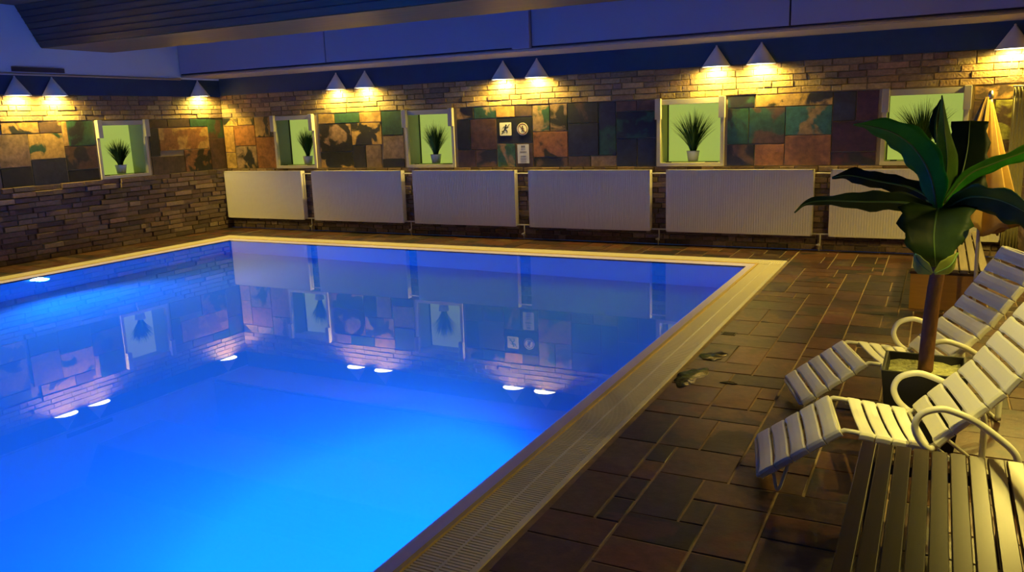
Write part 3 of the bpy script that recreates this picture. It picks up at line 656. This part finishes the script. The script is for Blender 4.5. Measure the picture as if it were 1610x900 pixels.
# ------------------------------------------------------------------ benches
def bench(name, x0, x1, y0, y1, zt, n, mslat, label, front=None, gap=.018):
    o = empty(name, ((x0 + x1) / 2, (y0 + y1) / 2, 0), label=label, cat='bench'); hx, hy = (x1 - x0) / 2, (y1 - y0) / 2
    p = (2 * hx + gap) / n
    for i in range(n):
        mb = MB(); a = -hx + i * p; mb.box(a, a + p - gap, -hy, hy, zt - .03, zt); mb.build('slat', mslat, o, bevel=.004)
    for yy in (-hy + .12, 0, hy - .16):
        mb = MB(); mb.box(-hx + .02, hx - .02, yy, yy + .05, zt - .075, zt - .0302); mb.build('cross_rail', 'bench_dark', o)
    if front:
        mb = MB(); mb.box(-hx, hx, -hy + .0, -hy + .03, .0, zt - .055); mb.build('front_board', front, o)
        mb = MB(); mb.box(-hx, -hx + .03, -hy + .031, hy, .0, zt - .055); mb.build('side_board', 'bench_dark', o)
        mb = MB(); mb.box(hx - .03, hx, -hy + .031, hy, .0, zt - .055); mb.build('side_board', 'bench_dark', o)
        mb = MB(); mb.box(-hx - .01, hx + .01, -hy - .008, -hy + .03, zt - .054, zt - .0305); mb.build('top_edge', 'bench_dark', o)
    else:
        for sx in (-1, 1):
            for sy in (-1, 1):
                mb = MB(); cx, cy = sx * (hx - .06), sy * (hy - .13); mb.box(cx - .03, cx + .03, cy - .03, cy + .03, 0, zt - .0755); mb.build('leg', 'bench_dark', o, bevel=.003)
    return o
B1 = bench('slatted_bench', -.235, .40, 1.2, 3.86, .40, 9, 'bench', 'long dark slatted bench in the lower right foreground, glossy yellow sheen', gap=.009)
B2 = bench('storage_bench', -.172, .47, 8.51, 11.2, .395, 8, 'bench_grey', 'slatted bench with an orange wooden front, behind the banana trunk', 'bench_front', gap=.014)
mb = MB()
for k in range(2, 7): mb.lathe([(.006, 0), (.006, .003), (0, .004)], (-.3175 + k * .0719 - .007, 1.30, .3702), 8)
mb.build('fastener', 'screw', B1)

# ------------------------------------------------------------------ banana plant in planter
BX, BY = .0, 5.05
bp_ = empty('banana_plant', (BX, BY, 0), label='tall banana plant with broad drooping leaves in a black square planter', cat='plant')
def rel(p): return (p[0] - BX, p[1] - BY, p[2])
mb = MB(); a, b, hh = .17, .215, .455
def sq(r, z): return [(-r, -r, z), (r, -r, z), (r, r, z), (-r, r, z)]
vs = sq(a, 0) + sq(b, hh) + sq(b - .018, hh) + sq(b - .03, hh - .07)
mb.add(vs, [(3, 2, 1, 0)] + [(k + o_, (k + 1) % 4 + o_, (k + 1) % 4 + o_ + 4, k + o_ + 4) for o_ in (0, 4, 8) for k in range(4)]); mb.build('planter', 'pot_black', bp_, bevel=.004)
mb = MB(); R = random.Random(3); n = 8; g = []
for i in range(n + 1):
    for j in range(n + 1): g.append((-.185 + .37 * i / n, -.185 + .37 * j / n, hh - .055 + R.uniform(0, .02)))
mb.add(g, [(i * (n + 1) + j, (i + 1) * (n + 1) + j, (i + 1) * (n + 1) + j + 1, i * (n + 1) + j + 1) for i in range(n) for j in range(n)]); mb.build('mulch', 'soil', bp_)
mb = MB(); tp = smooth_path([rel((.004, 5.05, .40)), rel((.008, 5.05, .6)), rel((.020, 5.05, .85)), rel((.035, 5.05, 1.04)), rel((.03, 5.05, 1.2)), rel((.022, 5.05, 1.36))], 5)
mb.tube(tp, .041, 14, r1=.036); mb.build('trunk', 'trunk', bp_, smooth=True)
def leaf(path, halfw, side, col, col2=None, fold=.25, wav=.0, top=None):
    """ribbon leaf: path points (world), half widths, side = direction of the blade's width"""
    C_ = smooth_path([rel(p) for p in path], 6); N = len(C_); mb = MB(); vs = []; S = Vector(side).normalized(); K = 8
    cum = [0]
    for p, q in zip(C_[:-1], C_[1:]): cum.append(cum[-1] + (q - p).length)
    R = random.Random(len(path) * 7 + int(halfw[1] * 1000))
    ph = R.uniform(0, 6)
    for i, p in enumerate(C_):
        t = cum[i] / cum[-1]; tx = (C_[min(i + 1, N - 1)] - C_[max(i - 1, 0)]).normalized()
        s = (S - tx * S.dot(tx)).normalized(); nrm = tx.cross(s)
        f = t * (len(halfw) - 1); a_ = int(min(f, len(halfw) - 2)); hw = halfw[a_] + (halfw[a_ + 1] - halfw[a_]) * (f - a_)
        for k in range(K + 1):
            u = k / K * 2 - 1; wv = wav * math.sin(t * 22 + ph + (1.5 if u > 0 else 0)) * abs(u)
            e = hw * (1 + (.10 * math.sin(t * 31 + ph) if wav else 0) * (abs(u) > .9))
            vs.append(p + s * u * e + nrm * (abs(u) * hw * fold + wv))
    fs = []; 
    for i in range(N - 1):
        for k in range(K): fs.append((i * (K + 1) + k, i * (K + 1) + k + 1, (i + 1) * (K + 1) + k + 1, (i + 1) * (K + 1) + k))
    b0 = len(mb.v); mb.add(vs, fs, col)
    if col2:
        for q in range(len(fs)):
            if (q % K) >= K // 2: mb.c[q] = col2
    lf = mb.build('leaf', 'leaf', bp_, smooth=True)
    so = lf.modifiers.new('thickness', 'SOLIDIFY'); so.thickness = .0015
    mb = MB(); mb.tube(C_, .008, 6, r1=.002); mb.build('midrib', 'midrib', lf, smooth=True)
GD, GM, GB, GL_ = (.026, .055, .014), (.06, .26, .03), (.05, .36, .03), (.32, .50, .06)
leaf([(-.0, 5.02, 1.35), (-.159, 4.95, 1.385), (-.349, 4.9, 1.392), (-.542, 4.85, 1.40), (-.645, 4.82, 1.386), (-.706, 4.8, 1.335)], [.008, .04, .058, .062, .05, .03, .022, .004], (0, -.35, 1), GD, (.05, .085, .025), .15, .005)
leaf([(0, 5.08, 1.38), (-.138, 5.1, 1.455), (-.303, 5.1, 1.49), (-.455, 5.1, 1.522), (-.547, 5.1, 1.508)], [.008, .045, .05, .05, .045, .004], (0, -.3, 1), (.010, .02, .010), None, .15, .010)
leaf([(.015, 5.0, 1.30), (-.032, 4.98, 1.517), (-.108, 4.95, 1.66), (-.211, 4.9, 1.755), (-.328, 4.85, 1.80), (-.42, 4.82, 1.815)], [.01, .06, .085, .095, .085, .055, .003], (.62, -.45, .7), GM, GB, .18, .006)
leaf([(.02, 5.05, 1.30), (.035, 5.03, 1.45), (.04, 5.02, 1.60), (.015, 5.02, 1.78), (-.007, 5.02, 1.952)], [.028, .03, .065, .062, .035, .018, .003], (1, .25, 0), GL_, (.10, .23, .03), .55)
leaf([(-.02, 5.06, 1.70), (-.028, 5.06, 1.80), (-.022, 5.05, 1.87), (-.01, 5.04, 1.93)], [.004, .03, .026, .004], (1, .3, 0), (.02, .05, .015), None, .3, .004)
leaf([(.03, 5.1, 1.30), (.10, 5.16, 1.46), (.135, 5.25, 1.64), (.14, 5.32, 1.81)], [.03, .12, .13, .115, .10, .085], (1, 0, .05), (.012, .026, .011), (.014, .036, .013), .12, .005)
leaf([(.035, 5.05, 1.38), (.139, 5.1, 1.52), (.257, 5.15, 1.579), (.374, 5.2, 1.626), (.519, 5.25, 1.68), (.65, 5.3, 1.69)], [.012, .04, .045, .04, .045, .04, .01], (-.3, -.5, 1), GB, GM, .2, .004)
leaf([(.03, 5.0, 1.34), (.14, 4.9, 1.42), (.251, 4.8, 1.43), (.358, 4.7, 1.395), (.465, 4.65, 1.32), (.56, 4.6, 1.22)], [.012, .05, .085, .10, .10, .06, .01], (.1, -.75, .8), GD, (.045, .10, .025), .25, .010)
leaf([(.016, 5.0, 1.35), (.006, 4.87, 1.33), (.001, 4.79, 1.23), (.012, 4.75, 1.13), (.02, 4.80, 1.065)], [.05, .15, .18, .165, .13, .09, .05], (1, -.05, 0), (.030, .062, .020), (.055, .105, .032), .28, .008)
leaf([(-.085, 4.74, 1.14), (-.05, 4.70, 1.09), (.005, 4.69, 1.045)], [.004, .045, .05, .01], (.3, -.5, .9), (.32, .38, .08), None, .2)
leaf([(.115, 4.74, 1.15), (.085, 4.70, 1.09), (.015, 4.69, 1.045)], [.004, .045, .05, .01], (-.3, -.5, .9), (.32, .38, .08), None, .2)
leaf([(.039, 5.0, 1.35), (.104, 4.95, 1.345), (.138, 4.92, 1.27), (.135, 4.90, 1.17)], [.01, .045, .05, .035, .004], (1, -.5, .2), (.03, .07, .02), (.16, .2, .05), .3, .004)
leaf([(.015, 5.1, 1.30), (-.05, 5.22, 1.41), (-.08, 5.33, 1.50), (-.10, 5.42, 1.55)], [.005, .02, .02, .003], (.7, .2, .6), (.30, .42, .12), None, .2)
leaf([(.01, 5.1, 1.28), (-.02, 5.25, 1.30), (-.06, 5.45, 1.38), (-.05, 5.6, 1.40)], [.02, .07, .08, .02], (1, 0, .3), (.012, .028, .012), None, .2, .006)

# ------------------------------------------------------------------ closed parasol, olive curtain
o = empty('closed_parasol', (.315, 8.22, 0), label='closed ochre cloth parasol on a pale pole at the right', cat='parasol')
mb = MB(); mb.tube([(.045, 0, .05), (.03, 0, 1.0), (.045, 0, 1.97)], .016, 10); mb.build('pole', 'tube', o, smooth=True)
mb = MB(); mb.lathe([(0, 0), (.15, 0), (.15, .03), (.04, .06), (.03, .1), (0, .1)], n=24); mb.build('base', 'tube', o, smooth=True)
mb = MB(); mb.lathe([(0, .045), (.012, .04), (.022, .015), (.024, -.02), (.0, -.02)], (.045, 0, 1.965), n=14); mb.build('finial', 'steel', o, smooth=True)
mb = MB(); n = 72; prof = [(1.955, .02), (1.9, .038), (1.7, .085), (1.45, .135), (1.2, .19), (1.0, .235), (.87, .255), (.82, .26)]; vs = []
for z_, r in prof:
    for k in range(n):
        a = 2 * PI * k / n; f = 1 + .30 * math.cos(8 * a) * min(1, r / .15) + .10 * math.cos(19 * a + 1)
        zz = z_ + (.05 * math.cos(8 * a) if z_ < .9 else 0); vs.append((.045 * (z_ - .8) / 1.15 - .02 + r * f * math.cos(a) * 1.05, r * f * math.sin(a) * .8, zz))
mb.add(vs, [(i * n + k, (i + 1) * n + k, (i + 1) * n + (k + 1) % n, i * n + (k + 1) % n) for i in range(len(prof) - 1) for k in range(n)])
c_ = mb.build('canopy', 'parasol', o, smooth=True); so = c_.modifiers.new('cloth', 'SOLIDIFY'); so.thickness = .004
o = empty('hanging_curtain', (.82, 11.45, .10), label='olive curtain hanging in the right corner of the back wall', cat='curtain')
mb = MB(); vs = []; n = 30
for z_ in (0, .5, 1.0, 1.5, 1.98):
    for k in range(n + 1): t = k / n; vs.append((-.09 + .17 * t, .016 * math.sin(t * 5 * 2 * PI), z_))
mb.add(vs, [(i * (n + 1) + k, i * (n + 1) + k + 1, (i + 1) * (n + 1) + k + 1, (i + 1) * (n + 1) + k) for i in range(4) for k in range(n)])
c_ = mb.build('cloth', 'olive_cloth', o, smooth=True); so = c_.modifiers.new('cloth', 'SOLIDIFY'); so.thickness = .003
mb = MB(); mb.tube([(-.10, 0, 1.99), (XR - .82 - .022, 0, 1.99)], .009, 8); mb.build('curtain_rod', 'tube', o, smooth=True)

# ------------------------------------------------------------------ floor drain and wet patches
o = empty('floor_drain', (-1.54, 7.0, 0), label='small dark square floor drain beside the overflow grate', cat='drain')
mb = MB(); mb.box(-.06, .06, -.05, .05, -.001, .004); mb.build('frame', 'drain', o)
mb = MB()
for k in range(5): mb.box(-.05, .05, -.04 + k * .017, -.032 + k * .017, .004, .006)
mb.build('grating', 'drain', o)
def puddle(x, y_, rx, ry, seed, label):
    R = random.Random(seed); n = 40; mb = MB(); ph = [R.uniform(0, 6) for _ in range(4)]
    ed = []
    for k in range(n):
        a = 2 * PI * k / n; f = 1 + .18 * math.sin(2 * a + ph[0]) + .14 * math.sin(3 * a + ph[1]) + .08 * math.sin(7 * a + ph[2]); ed.append((rx * f * math.cos(a), ry * f * math.sin(a)))
    vs = [(0, 0, .0032)] + [(a * .9, b * .9, .003) for a, b in ed] + [(a, b, .0012) for a, b in ed]
    mb.add(vs, [(0, 1 + k, 1 + (k + 1) % n) for k in range(n)] + [(1 + k, 1 + n + k, 1 + n + (k + 1) % n, 1 + (k + 1) % n) for k in range(n)])
    ob = mb.build('puddle', 'puddle', smooth=True); ob.location = (x, y_, 0); tag(ob, label, 'puddle', 'wet patches by the pool rim')
puddle(-1.50, 6.28, .085, .14, 1, 'dark round wet patch nearest the floor drain')
puddle(-1.53, 5.70, .10, .22, 2, 'largest dark puddle against the overflow grate')
puddle(-1.24, 5.66, .05, .035, 3, 'tiny wet spot right of the largest puddle')
